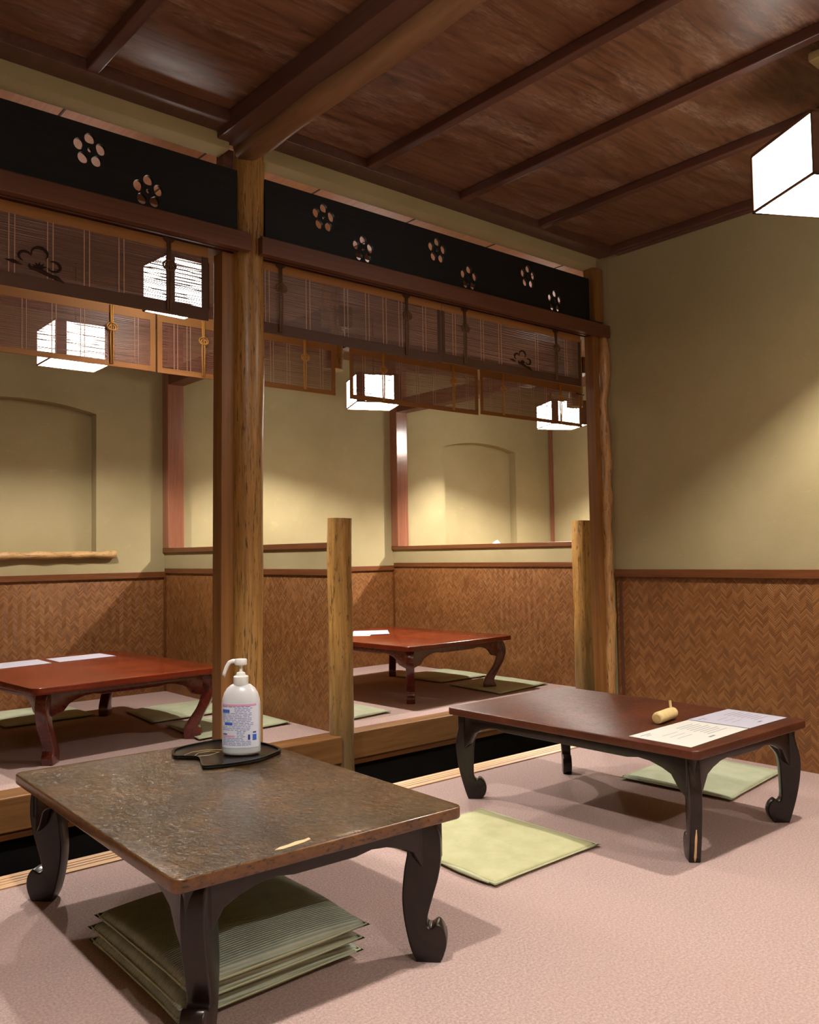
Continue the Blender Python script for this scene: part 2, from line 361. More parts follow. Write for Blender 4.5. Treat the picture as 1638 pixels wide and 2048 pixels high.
# ------------------------------------------------------------------ carved black boards
def flower_holes(cx, cz, R=.034, r=.0180, rot=0.0):
    hs = []
    for k in range(5):
        a = PI / 2 + 2 * PI * k / 5 + rot; px, pz = cx + R * math.cos(a), cz + R * math.sin(a)
        ring = []
        for j in range(20):
            an = 2 * PI * j / 20; rr = r * (1 - .22 * max(0, math.cos(an - a - PI)) ** 3)
            ring.append((px + rr * .92 * math.cos(an), pz + rr * math.sin(an)))
        hs.append(ring)
    hs.append([(cx + .007 * math.cos(2 * PI * j / 12), cz + .007 * math.sin(2 * PI * j / 12)) for j in range(12)])
    return hs
def carved(x0, x1, flowers, label):
    hs = []
    for fx, fz in flowers: hs += flower_holes(fx, fz)
    me = prism_mesh('carved_board', [(x0, 1.972), (x1, 1.972), (x1, 2.186), (x0, 2.186)], .012, hs, 0, 'black')
    o = linkobj('carved_transom_board', me, None, Matrix.Translation((0, .031, 0)) @ UPRIGHT)
    return tag(o, label, 'transom board')
F1, F2 = 2.110, 2.032
carved(-3.6, -1.988, [(-2.487, F1), (-2.303, F2), (-3.05, F1), (-2.87, F2)], 'black charred board with cut-out plum flowers left of the tall post')
carved(-1.8795, -.088, [(-1.632, F1), (-1.452, F2), (-1.072, F1), (-.893, F2), (-.522, F1), (-.34, F2)], 'long black board pierced by three pairs of plum flowers, right of the tall post')
# lintels with grooved underside
def lintel(x0, x1, label):
    t = thing('lintel', label, 'lintel')
    MB().box((x0, -.03, 1.900), (x1, .0, 1.959)).build('face_board', 'trimwood', t, .003)
    g = MB()
    for a, b in ((.0005, .014), (.026, .038), (.056, .10)): g.box((x0, a, 1.908), (x1, b, 1.972))
    g.box((x0, .0, 1.925), (x1, .10, 1.972)).build('grooved_core', 'batten', t)
    return t
lintel(-3.6, -1.965, 'reddish brown lintel under the board left of the tall post, its end lapping the post')
lintel(-1.925, -.005, 'long reddish brown lintel from the tall post to the right wall')

# ------------------------------------------------------------------ posts
def round_post(name, label, base, top, z0, z1, r, mat='post', wob=.002, taper=0.0, n=28, nseg=22):
    t = MB(); pts = []; rs = []
    for k in range(nseg + 1):
        f = k / nseg; pts.append((base[0] + (top[0] - base[0]) * f + wob * math.sin(k * .9), base[1] + (top[1] - base[1]) * f + wob * math.cos(k * .7), z0 + (z1 - z0) * f)); rs.append(r * (1 - taper * f) * (1 + .012 * math.sin(k * 1.7)))
    o = t.tube(pts, rs, n).build(name, mat, None, 0, True)
    return tag(o, label, 'post')
round_post('round_post', 'tall polished round post with dark flecks standing behind the pump bottle', (-1.957, .05), (-1.93, .05), -.12, 2.262, .0525, taper=-.04)
def skewbox(x0b, x1b, x0t, x1t, y0, y1, z0, z1):
    m = MB(); m.v = [(x0b, y0, z0), (x1b, y0, z0), (x1b, y1, z0), (x0b, y1, z0), (x0t, y0, z1), (x1t, y0, z1), (x1t, y1, z1), (x0t, y1, z1)]
    m.f = [(0, 3, 2, 1), (4, 5, 6, 7), (0, 1, 5, 4), (1, 2, 6, 5), (2, 3, 7, 6), (3, 0, 4, 7)]; return m
tag(skewbox(-2.055, -1.985, -2.035, -1.965, .045, .105, -.12, 1.905).build('door_jamb', 'jamb', None, .002), 'square brown jamb fixed to the left side of the tall round post', 'jamb')
tag(skewbox(-2.04, -2.004, -2.03, -1.99, .043, .09, 1.976, 2.260).build('post_cheek', 'beam', None, .002), 'short dark cheek block beside the top of the tall round post', 'block')
tag(skewbox(-.092, -.050, -.102, -.058, .0, .05, -.12, 1.906).build('door_jamb', 'jamb', None, .003), 'square honey brown jamb beside the right wall', 'jamb')
tag(MB().box((-.085, -.005, 1.9755), (-.02, .06, 2.2365)).build('upper_post', 'jamb', None, .004), 'short brown post stub above the long lintel at the right wall', 'post')
pts = []; rs = []
for k in range(40):
    z = -.1 + k * (1.917 + .1) / 39; pts.append((-.034 + .006 * math.sin(k * .55) + .004 * math.sin(k * 1.7), -.004 + .005 * math.cos(k * .8), z)); rs.append(.025 + .004 * math.sin(k * .9) + (.007 if k in (13, 24) else 0))
tag(MB().tube(pts, rs, 14, jitter=.05).build('knotty_pole', 'pole', None, 0, 'all'), 'thin knotty natural pole between the jamb and the right wall', 'pole')
round_post('short_post', 'waist-high round post with flat top at the end of the near low wall', (-.885, .985), (-.885, .985), -.50, 1.063, .061, 'post2')
round_post('short_post', 'waist-high round post with flat top next to the right jamb', (1.035, .985), (1.035, .985), -.50, 1.075, .069, 'post2')
round_post('hanging_post', 'round post hanging from above, cut off level with the bamboo blinds', (-.885, 1.02), (-.90, 1.02), 1.815, 2.45, .052)
round_post('hanging_post', 'round post end hanging above the right short post', (1.035, 1.02), (1.035, 1.02), 1.815, 2.45, .052)

# ------------------------------------------------------------------ sill and step beams
sl = struct(MB().box((XL, -.012, -.1), (-.06, .016, .004)).box((XL, .0205, -.1), (-.06, .036, .004)).box((XL, .0405, -.1), (-.06, .056, .004)).box((XL, .0605, -.1), (-.06, .085, .004)).build('trim_sill', 'sill', None, .0012))
struct(MB().box((XL, -.010, -.1), (-.06, .083, -.008)).build('sill_groove', 'bdark', sl))
struct(MB().box((XL, .0, -.6), (.0, .083, -.1)).build('wall_step', 'pit'))
def stepbeam(x0, x1, y0, label):
    tag(MB().box((x0, y0, -.125), (x1, 1.06, .002)).build('step_beam', 'kamachi', None, .004), label, 'beam')
    struct(MB().box((x0, y0 + .012, -.155), (x1, 1.06, -.1255)).build('trim_step', 'rail'))
stepbeam(XL, -.925, .925, 'wooden step beam edging the left booth floor')
stepbeam(-.845, .985, .955, 'wooden step beam edging the middle booth floor behind the short post')
stepbeam(1.085, XR, .955, 'wooden step beam edging the far right booth floor')
struct(MB().box((XL, 1.0, -.6), (XR, 1.05, -.156)).build('wall_booth_step', 'pit'))

# ------------------------------------------------------------------ booths: back wall with arched niches
def arch(xa, xb, z0, z1, rise, n=20):
    pts = [(xa, z0), (xb, z0)]
    for k in range(n + 1):
        f = k / n; x = xb + (xa - xb) * f; pts.append((x, z1 + rise * (1 - (2 * f - 1) ** 2)))
    return pts
holes = [arch(-2.262, -1.355, .925, 1.805, .058), arch(1.67, 2.575, .925, 1.805, .058)]
me = prism_mesh('wall_back', [(XL, -.1), (XR, -.1), (XR, 2.45), (XL, 2.45)], .08, holes, 0, 'plaster')
bw = struct(linkobj('wall_back', me, None, Matrix.Translation((0, YB + .04, 0)) @ UPRIGHT))
struct(MB().box((XL, YB + .081, -.1), (XR, YB + .13, 2.45)).build('wall_behind', 'plaster'))
struct(MB().box((XL, YB - .008, 0), (XR, YB, .755)).build('wainscot_back', 'weave'))
struct(MB().box((XL, YB - .022, .752), (XR, YB, .790)).build('trim_wainscot', 'rail', None, .002))
struct(MB().box((XR, 1.0, -.1), (XR + .1, YB, 2.45)).build('wall_booth_right', 'plaster'))
struct(MB().box((XR - .035, YB - .035, 0), (XR - .005, YB - .009, 2.42)).build('trim_corner', 'pillar'))
def sillog(x0, x1, z, label):
    pts = [(x0 + (x1 - x0) * k / 24, YB - .024 + .002 * math.sin(k * 1.1), z + .0025 * math.sin(k * 1.9)) for k in range(25)]
    tag(MB().tube(pts, [.022 + .003 * math.sin(k * 1.4) for k in range(25)], 12, jitter=.06).build('sill_log', 'sillog', None, 0, 'all'), label, 'log')
sillog(-2.39, -1.24, .908, 'pale peeled log laid as a sill under the left arched niche')
# low partition walls between the booths
def low_wall(X, y0, label, label_p, label_b):
    t = thing('low_wall', label, 'low wall', (X, 0, 0))
    MB().box((.0, y0, .785), (.07, YB, .918)).build('plaster_band', 'plaster', t)
    MB().box((.0, y0, .0), (.07, YB, .785)).build('woven_panel', 'weave', t)
    MB().box((-.012, y0, .779), (.082, YB - .023, .811)).build('middle_rail', 'rail', t, .002)
    MB().box((-.016, y0, .915), (.086, YB, .945)).build('cap_rail', 'rail', t, .003)
    MB().box((-.012, YB - .021, .0), (-.002, YB - .009, .775)).build('corner_strip', 'rail', t)
    p = tag(MB().box((X - .014, YB - .085, .9455), (X + .10, YB - .001, 2.42)).build('wall_pillar', 'pillar', None, .003), label_p, 'pillar')
    p2 = tag(MB().box((X - .012, .97, 2.035), (X + .10, YB - .088, 2.14)).build('tie_beam', 'trimwood', None, .003), label_b, 'beam')
low_wall(-.895, 1.035, 'low wall of woven bamboo and plaster between left and middle booths', 'glossy brown wall pillar standing on the end of the nearer low wall', 'brown tie beam over the low wall between left and middle booths')
low_wall(1.08, 1.05, 'low wall of woven bamboo and plaster between the middle booth and the far right booth', 'glossy brown wall pillar at the far end of the right low wall', 'brown tie beam over the right low wall')

# ------------------------------------------------------------------ bamboo blinds
def blind(x0, x1, y, z0, z1, top, bot, side, cords, threads, label, group, hooks=False, motif=None, dark_bottom=False, cordmat='cord', right_only=False):
    t = thing('bamboo_blind', label, 'blind', ((x0 + x1) / 2, y, z0), 0, group)
    ox, oz = (x0 + x1) / 2, z0; h = z1 - z0; a, b = x0 - ox, x1 - ox
    rd = MB(); z = bot * .5; nseg = max(6, int((x1 - x0) / .12))
    while z < h - top * .5:
        th = random.uniform(.0016, .0027); pts = []
        amp = random.uniform(.0002, .0011); ph = random.uniform(0, 6.28); fq = random.uniform(1.2, 4)
        i = len(rd.v)
        for k in range(nseg + 1):
            xx = a + (b - a) * k / nseg; zz = z + amp * math.sin(ph + fq * xx * 6) + random.uniform(-.0002, .0002)
            rd.v += [(xx, -.0008, zz), (xx, .0008, zz), (xx, .0008, zz + th), (xx, -.0008, zz + th)]
            if k:
                j = i + 4 * k; q = j - 4
                for e in range(4): rd.f.append((q + e, q + (e + 1) % 4, j + (e + 1) % 4, j + e))
        z += th + random.uniform(.0006, .0022)
    rd.build('reeds', 'reed' if dark_bottom else 'reed_lit', t)
    bt = MB().box((a, -.003, h - top), (b, .003, h)).build('top_border', 'bcloth', t, .001)
    bb = MB().box((a, -.0032, 0), (b, .0032, bot)).build('bottom_border', 'bdark' if dark_bottom else 'bcloth', t, .001)
    if side:
        if not right_only: MB().box((a, -.0028, bot), (a + side, .0028, h - top)).build('side_border', 'bdark' if dark_bottom else 'bcloth', t)
        MB().box((b - side, -.0028, bot), (b, .0028, h - top)).build('side_border', 'bdark' if dark_bottom else 'bcloth', t)
    for tx in threads:
        for dx in (-.008, .008): MB().box((tx - ox + dx - .0014, -.0026, bot), (tx - ox + dx + .0014, -.0014, h - top)).build('warp_thread', 'thread', t)
    for cx in cords:
        c = MB(); x = cx - ox; zk = h - top - .045
        for dx in (-.004, .004):
            c.tube([(x + dx, -.007, h - top * .3), (x + dx * .8, -.009, zk), (x + dx * 1.6, -.009, zk - .05), (x + dx, -.008, .01)], .0034, 6)
        kn = MB()
        for s in (-1, 1):
            kn.tube([(x + s * (.004 + .018 * math.sin(q * PI / 6)), -.012, zk + .004 - .026 * (1 - math.cos(q * PI / 6)) / 2 - .004 * q / 6) for q in range(0, 12)], .0032, 6, closed=False)
        kn.tube([(x - .009, -.013, zk + .003), (x, -.015, zk + .006), (x + .009, -.013, zk + .003)], .0042, 6)
        co = c.build('hanging_cord', cordmat, t, 0, 'all'); kn.build('bow_knot', cordmat, co, 0, 'all')
        if hooks:
            ring = [(x + .02 * math.cos(PI + PI * q / 8), h + .002 + .017 * math.sin(PI + PI * q / 8)) for q in range(9)]
            linkobj('hook_tab', prism_mesh('hook_tab', ring, .004, (), 0, 'bdark'), t, Matrix.Translation((0, -.006, 0)) @ UPRIGHT)
    if motif:
        mx, mz, s = motif; mo = MB(); mx -= ox; mz -= oz
        for k, (px, pz, r, a0, a1) in enumerate([(0, .028, .024, -40, 200), (-.042, .012, .019, 20, 250), (.042, -.004, .02, -150, 120), (-.018, -.012, .012, 150, 300)]):
            mo.tube([(mx + s * (px + r * math.cos(math.radians(a0 + (a1 - a0) * q / 12))), -.0045, mz + s * (pz + r * .8 * math.sin(math.radians(a0 + (a1 - a0) * q / 12)))) for q in range(13)], [s * .0035 * (.4 + math.sin(PI * q / 12)) for q in range(13)], 6, flat=1)
        mo.tube([(mx - s * .10, -.0045, mz - s * .008), (mx - s * .075, -.0045, mz - s * .010), (mx - s * .05, -.0045, mz - s * .016)], [s * .001, s * .006, s * .001], 6)
        mo.tube([(mx - s * .03, -.0045, mz - s * .018), (mx + s * .0, -.0045, mz - s * .022), (mx + s * .03, -.0045, mz - s * .034), (mx + s * .052, -.0045, mz - s * .038), (mx + s * .075, -.0045, mz - s * .048)], [s * .004, s * .0075, s * .005, s * .007, s * .001], 6)
        for k in range(5):
            an = math.radians(20 + 35 * k); mo.tube([(mx, -.0045, mz - s * .016), (mx + s * .022 * math.cos(an), -.0045, mz - s * .016 + s * .018 * math.sin(an))], [s * .006, s * .001], 5)
        mo.build('plum_motif', 'motif', t)
    return t
GR1 = 'bamboo blinds hung under the front lintel'; GR2 = 'bamboo blinds hung over the edge of the booths'
def rng(a, b, s): 
    o = []; x = a
    while x < b: o.append(x); x += s
    return o
blind(-3.55, -2.085, .05, 1.660, 1.9045, .034, .040, .022, [-2.226, -2.9], [x for x in rng(-3.45, -2.3, .107)], 'front bamboo blind left of the tall post, dark plum motif and lantern glow behind', GR1, True, (-2.625, 1.742, .95), True, 'cord2', True)
blind(-1.885, -1.04, .05, 1.655, 1.9045, .030, .038, .016, [-1.808, -1.227], [-1.86, -1.69, -1.52, -1.42, -1.335, -1.255, -1.13], 'front bamboo blind directly right of the tall post', GR1, True, None, True, 'cord2', True)
blind(-1.034, -.135, .05, 1.662, 1.9045, .030, .036, .016, [-.907, -.321], [-.965, -.80, -.69, -.45, -.245], 'front bamboo blind beside the right wall with a dark plum motif', GR1, True, (-.55, 1.735, .85), True, 'cord2')
zt = 1.935
blind(-3.4, -1.872, .93, 1.668, zt, .050, .022, .024, [-2.063], rng(-3.3, -1.95, .112), 'rear bamboo blind in front of the leftmost glowing lantern', GR2)
blind(-1.864, -.938, .93, 1.666, zt, .050, .022, .022, [-1.653, -1.12], [-1.78, -1.72 + .0, -1.42, -1.30, -1.21, -1.02], 'rear bamboo blind passing behind the tall round post', GR2)
blind(-.848, .055, .93, 1.660, zt, .050, .022, .020, [-.638, -.141], [-.76, -.52, -.40, -.28, -.03], 'rear bamboo blind right of the hanging post, covering a lit lantern', GR2)
blind(.075, .985, .93, 1.668, zt, .050, .022, .020, [.258, .774], [.16, .40, .52, .64, .88], 'rear bamboo blind above the right short post', GR2)
hl = thing('lintel', 'dark upper lintel carrying the rear blinds over the passage', 'lintel')
for x0, x1 in ((XL, -.952), (-.835, .98)): MB().box((x0, .955, 1.93), (x1, 1.04, 2.0)).build('lintel_length', 'batten', hl)
tag(MB().tube([(.975, .90, 1.87), (.965, .90, 1.865), (.90, .90, 1.872)], .004, 8).build('blind_hook', 'iron', None, 0, 'all'), 'small black hook holding the last rear blind beside the right jamb', 'hook')
tag(MB().tube([(.978, .86, 2.4495), (.978, .86, 1.92), (.98, .86, 1.7), (.978, .86, 1.45), (.98, .86, 1.395)], [.0045, .0045, .0045, .0045, .009], 8).build('pull_cord', 'wcord', None, 0, 'all'), 'white pull cord hanging left of the right jamb', 'cord')

# ------------------------------------------------------------------ lanterns
LL = {'F': 'large square paper lantern hanging over the right dark table, at the right picture edge', 'G': 'square paper lantern hanging over the front worn table, above the picture',
      'H': 'square paper lantern added as unseen fill light over the open carpet on the left', 'I': 'square paper lantern added as unseen fill light over the open carpet near the right wall',
      'A': 'small bright square lantern hanging in the passage behind the left front blind', 'B1': 'square paper lantern over the left booth, behind the leftmost rear blind',
      'B2': 'square paper lantern over the middle booth, left of the arched niche', 'B3': 'square paper lantern over the far right booth beside the right jamb'}
def paper_mat(strength):
    nm = 'glowing_paper_%d' % strength
    if nm in bpy.data.materials: return bpy.data.materials[nm]
    t = NT(nm); e = t.N.new('ShaderNodeEmission'); e.inputs[0].default_value = (1.0, .95, .87, 1); e.inputs[1].default_value = strength
    d = t.N.new('ShaderNodeBsdfDiffuse'); d.inputs[0].default_value = (.85, .82, .76, 1)
    a = t.N.new('ShaderNodeAddShader'); t.link(e.outputs[0], a.inputs[0]); t.link(d.outputs[0], a.inputs[1]); t.link(a.outputs[0], t.out.inputs[0]); return t.m
def lantern(key, x, y, z, a, rz, watts, glow):
    M['paper'] = paper_mat(glow)
    t = thing('paper_lantern', LL[key], 'lantern', (x, y, z), rz, None); h = .185 * (a / .30 if a > .25 else 1.0); s = a / 2; pw = .034 * a / .3 * 1.6
    ft = .007
    for sx in (-1, 1):
        for sy in (-1, 1):
            p = MB().box((min(sx * s, sx * (s - pw)), min(sy * s, sy * (s - .008)), 0), (max(sx * s, sx * (s - pw)), max(sy * s, sy * (s - .008)), h)); p.build('corner_board', 'lframe', t)
    for z0, nm in ((0.0, 'lower_frame'), (h - ft, 'upper_frame')):
        fr = MB()
        for sx in (-1, 1): fr.box((sx * s - (.006 if sx > 0 else -.0), -s, z0), (sx * s + (.0 if sx > 0 else .006), s, z0 + ft))
        for sy in (-1, 1): fr.box((-s, sy * s - (.009 if sy > 0 else 0), z0), (s, sy * s + (0 if sy > 0 else .009), z0 + ft))
        fr.build(nm, 'lframe', t)
    for sy in (-1, 1): MB().box((-s + pw, sy * (s - .005) - .0008, ft), (s - pw, sy * (s - .005) + .0008, h - ft)).build('paper_panel', 'paper', t)
    for sx in (-1, 1): MB().box((sx * (s - .003) - .0008, -s + .009, ft), (sx * (s - .003) + .0008, s - .009, h - ft)).build('paper_panel', 'paper', t)
    MB().box((-s + .001, -s + .001, h - .0045), (s - .001, s - .001, h + .004)).build('top_board', 'lframe', t)
    ztop = (2.45 if y > 0 and y < 1 else 2.42 if y > 1 else 2.325) - z
    MB().tube([(0, 0, h), (0, 0, ztop)], .004, 8).build('hanging_rod', 'iron', t)
    MB().lathe([(.02, h - .0045), (.02, h - .018), (.014, h - .022)], 16).build('lamp_holder', 'socket', t)
    ld = bpy.data.lights.new('bulb', 'POINT'); ld.energy = watts; ld.color = LAMP_COL; ld.shadow_soft_size = .028
    lo = bpy.data.objects.new('bulb', ld); COL.objects.link(lo); lo.parent = t; lo.location = (0, 0, h * (.68 if y < 0 else .5))
for L in LANTERNS: lantern(*L)
# square lantern bulb-box fixture on the ceiling at the right picture edge
tag(MB().box((-.985, -1.645, 2.262), (-.885, -1.450, 2.2895)).build('ceiling_fixture', 'beige', None, .008, True, 3), 'small beige plastic box fixed under the ceiling at the upper right corner', 'fixture')

# ------------------------------------------------------------------ low tables
PROF_IN = [(-.022, .296, 1), (.052, .296, 1), (.064, .25), (.075, .20), (.073, .15), (.062, .09), (.045, .03), (.034, .0, 1), (-.012, .0, 1), (-.026, .015), (-.032, .04), (-.024, .062), (-.008, .074), (.001, .066), (.012, .082), (.012, .13), (.010, .18), (.002, .215), (-.022, .245, 1)]
PROF_OUT = [(-.062, .296, 1), (.012, .296, 1), (.026, .265), (.028, .22), (.022, .18), (.010, .14), (-.002, .10), (-.006, .078), (.004, .072), (.020, .080), (.034, .062), (.037, .036), (.028, .008), (.022, .0, 1), (-.028, .0, 1), (-.042, .03), (-.054, .085), (-.058, .135), (-.053, .19), (-.046, .235), (-.062, .25, 1)]
PROF_S = [(-.03, .312, 1), (.085, .312, 1), (.10, .28), (.104, .235), (.088, .18), (.055, .12), (.030, .075), (.030, .05), (.040, .03), (.036, .0, 1), (-.038, .0, 1), (-.044, .03), (-.038, .06), (-.01, .105), (.02, .15), (.038, .195), (.040, .235), (.01, .262), (-.03, .27, 1)]
def low_table(label, cx, cy, rz, w, l, H, th, feet, prof, mtop, mleg, ap_in, drop, thick=.044, medge=None, rc=.022, smax=.115):
    t = thing('low_table', label, 'table', (cx, cy, 0), rz)
    r = rc; ol = []
    for qx, qy, a0 in ((w / 2 - r, l / 2 - r, 0), (-w / 2 + r, l / 2 - r, 90), (-w / 2 + r, -l / 2 + r, 180), (w / 2 - r, -l / 2 + r, 270)):
        for k in range(7): an = math.radians(a0 + 15 * k); ol.append((qx + r * math.cos(an), qy + r * math.sin(an)))
    me = prism_mesh('tabletop', ol, th, (), .004, mtop)
    top = linkobj('tabletop', me, t, Matrix.Translation((0, 0, H - th / 2)))
    if medge:
        me.materials.append(M[medge])
        for p in me.polygons:
            if abs(p.normal.z) < .8: p.material_index = 1
    fx, fy = feet; zt = H - th
    for sx in (-1, 1):
        for sy in (-1, 1):
            sc_ = zt / prof[0][1]
            pm = prism_mesh('leg', smoothpoly([(p[0], p[1] * sc_) + tuple(p[2:]) for p in prof], 6), thick, (), .004, mleg)
            ang = math.atan2(sy, sx)
            linkobj('leg', pm, t, Matrix.Translation((sx * fx / 2, sy * fy / 2, 0)) @ Matrix.Rotation(ang, 4, 'Z') @ UPRIGHT)
            bk = MB().box((sx * ap_in[0] / 2 - .014, sy * ap_in[1] / 2 - .014, zt - drop * .72), (sx * ap_in[0] / 2 + .014, sy * ap_in[1] / 2 + .014, zt)).build('corner_block', mleg, t, .005)
    def apron(length):
        L = length / 2; half = [(0, .034), (.30, .030), (.55, .040), (.62, .034)]
        pts = [(0, .036), (L - smax - .10, .036), (L - smax - .06, .030), (L - smax - .02, .034), (L - smax + .02, .046), (L - smax + .05, .060), (L - smax + .075, drop * .82), (L - .015, drop)]
        lower = [(x, zt - d) for x, d in pts]; lw = [(-x, z) for x, z in reversed(lower)][:-1] + lower
        ring = [(-L, zt)] + [(-L, zt - drop)] + lw[0:] + [(L, zt - drop), (L, zt)]
        return ring[::-1]
    for sy in (-1, 1):
        me = prism_mesh('apron', apron(ap_in[0]), .018, (), .003, mleg)
        linkobj('apron', me, t, Matrix.Translation((0, sy * ap_in[1] / 2, 0)) @ UPRIGHT)
    for sx in (-1, 1):
        me = prism_mesh('apron', apron(ap_in[1]), .018, (), .003, mleg)
        linkobj('apron', me, t, Matrix.Translation((sx * ap_in[0] / 2, 0, 0)) @ Matrix.Rotation(PI / 2, 4, 'Z') @ UPRIGHT)
    return t, top
t1, top1 = low_table('worn olive-brown low table in the foreground carrying the pump bottle', -2.41, -.615, -.03, .672, 1.01, .325, .026, (.545, .915), PROF_OUT, 'lac_olive', 'leg_black', (.575, .915), .12, medge='lac_oldedge', thick=.046)
chip = [(-.045, -.006), (-.03, .002), (-.01, .004), (.01, .010), (.03, .009), (.042, .013), (.04, .003), (.02, -.004), (-.005, -.008), (-.03, -.011)]
o = linkobj('bare_chip', prism_mesh('bare_chip', chip, .0008, (), 0, 'chip'), t1, Matrix.Translation((-.08, -.475, .3252))); o['label'] = 'pale bare patch where the lacquer has chipped'
t2, top2 = low_table('dark red-brown low table at right with papers and a wooden tube', -.945, -.70, .0, .655, 1.01, .325, .026, (.50, .86), PROF_IN, 'lac_brown', 'leg_brown', (.57, .925), .12, thick=.034)
t3, top3 = low_table('red lacquered low table in the left booth', -1.84, 1.87, .075, .93, 1.16, .345, .030, (.70, .94), PROF_S, 'lac_red', 'leg_red', (.80, 1.03), .11, .05, rc=.035, smax=.16)
t4, top4 = low_table('red lacquered low table in the middle booth behind the short post', .262, 1.90, .045, .92, 1.16, .345, .028, (.70, .94), PROF_S, 'lac_red', 'leg_red', (.80, 1.03), .11, .05, rc=.035, smax=.16)

wk = MB(); wk.tube([(-.25 - .7071 * d, -.43 - .7071 * d, z) for d, z in ((.061, .135), (.0605, .10), (.054, .07), (.047, .045), (.039, .018), (.034, .004))], [.001, .004, .0045, .004, .0045, .002], 8)
o = wk.build('worn_edge', 'chip', t2, 0, 'all'); o['label'] = 'pale worn edge of the near leg'
# ------------------------------------------------------------------ floor cushions
def cushion(label, corners, z, h, mat, group=None, cat='cushion', sag=0.0, piping=True):
    P = [Vector((x, y, 0)) for x, y in corners]; c = sum(P, Vector()) / 4
    t = thing('floor_cushion', label, cat, (c.x, c.y, z), 0, group)
    n = 22; m = MB(); idx = {}
    def pt(u, v): return P[0] * (1 - u) * (1 - v) + P[1] * u * (1 - v) + P[2] * u * v + P[3] * (1 - u) * v - c
    for side in (1, -1):
        for i in range(n + 1):
            for j in range(n + 1):
                u, v = i / n, j / n; b = (max(0, math.sin(PI * u)) * max(0, math.sin(PI * v))) ** .24; edge = i in (0, n) or j in (0, n)
                if edge and side == -1: idx[(side, i, j)] = idx[(1, i, j)]; continue
                q = pt(u, v); wv = .0025 * math.sin(9 * u + 3 * v + c.x * 7) * math.sin(7 * v + c.y * 5)
                pin = 1 - .03 * (math.sin(PI * u) * (1 if j in (0, n) else 0) + math.sin(PI * v) * (1 if i in (0, n) else 0))
                zz = h * .42 + (h * .58 * b + wv * b if side == 1 else -h * .42 * b)
                idx[(side, i, j)] = len(m.v); m.v.append((q.x * pin, q.y * pin, max(0.0005, zz)))
        for i in range(n):
            for j in range(n): m.f.append((idx[(side, i, j)], idx[(side, i + 1, j)], idx[(side, i + 1, j + 1)], idx[(side, i, j + 1)]))
    m.build('cushion_cover', mat, t, 0, 'all')
    if piping:
        s = [pt(u, 0) for u in [k / 10 for k in range(11)]] + [pt(1, v / 10) for v in range(1, 11)] + [pt(1 - u / 10, 1) for u in range(1, 11)] + [pt(0, 1 - v / 10) for v in range(1, 10)]
        MB().tube([(q.x * .972, q.y * .972, h * .42 + .001) for q in s], .0022, 6, closed=True).build('seam_piping', 'piping', t, 0, 'all')
    return t
lone = cushion('pale green floor cushion lying alone on the carpet between the two front tables', [(-1.765, -.905), (-1.305, -.895), (-1.30, -.39), (-1.76, -.40)], 0, .020, 'cush')
hm = MB().tube([(-.228, -.04, .012), (-.232, -.12, .013), (-.2335, -.19, .0125), (-.2335, -.235, .011)], [.002, .0065, .006, .003], 8).build('white_lining', 'piping', lone, 0, 'all'); hm['label'] = 'whitish lining showing at the open seam'
cushion('green floor cushion half under the right dark table', [(-.608, -.924), (-.10, -.86), (-.10, -.42), (-.63, -.47)], 0, .022, 'cush2')
SG = 'stack of three cushions under the front table'
cushion('ribbed green cushion at the bottom of the stack under the worn table', [(-2.70, -1.0), (-2.26, -.985), (-2.24, -.51), (-2.69, -.52)], .0, .046, 'cush_rib', SG)
cushion('ribbed green cushion in the middle of the stack under the worn table', [(-2.71, -1.02), (-2.275, -1.01), (-2.26, -.53), (-2.70, -.54)], .0375, .046, 'cush_rib', SG)
cushion('ribbed green cushion on top of the stack under the worn table', [(-2.705, -1.045), (-2.28, -1.035), (-2.26, -.57), (-2.70, -.58)], .075, .046, 'cush_rib', SG)
cushion('green cushion by the back wall behind the left booth table', [(-2.07, 2.34), (-1.58, 2.37), (-1.60, 2.85), (-2.09, 2.83)], 0, .024, 'cush2')
cushion('green cushion right of the left booth table, the one nearer the back wall', [(-1.46, 1.90), (-.95, 1.93), (-.95, 2.38), (-1.42, 2.36)], 0, .024, 'cush2')
cushion('green cushion in the left booth partly hidden by the pump bottle', [(-1.475, 1.33), (-.925, 1.38), (-.915, 1.84), (-1.44, 1.78)], 0, .026, 'cush2')
cushion('green cushion nearer the back wall beside the middle booth table', [(.575, 1.85), (1.05, 1.85), (1.05, 2.33), (.56, 2.31)], 0, .024, 'cush2')
cushion('green cushion under the right leg of the middle booth table', [(.502, 1.233), (1.03, 1.30), (1.055, 1.80), (.54, 1.74)], 0, .022, 'cush2')
cushion('green cushion at the front of the middle booth behind the short post', [(-.83, 1.20), (-.345, 1.255), (-.36, 1.66), (-.82, 1.62)], 0, .024, 'cush2')

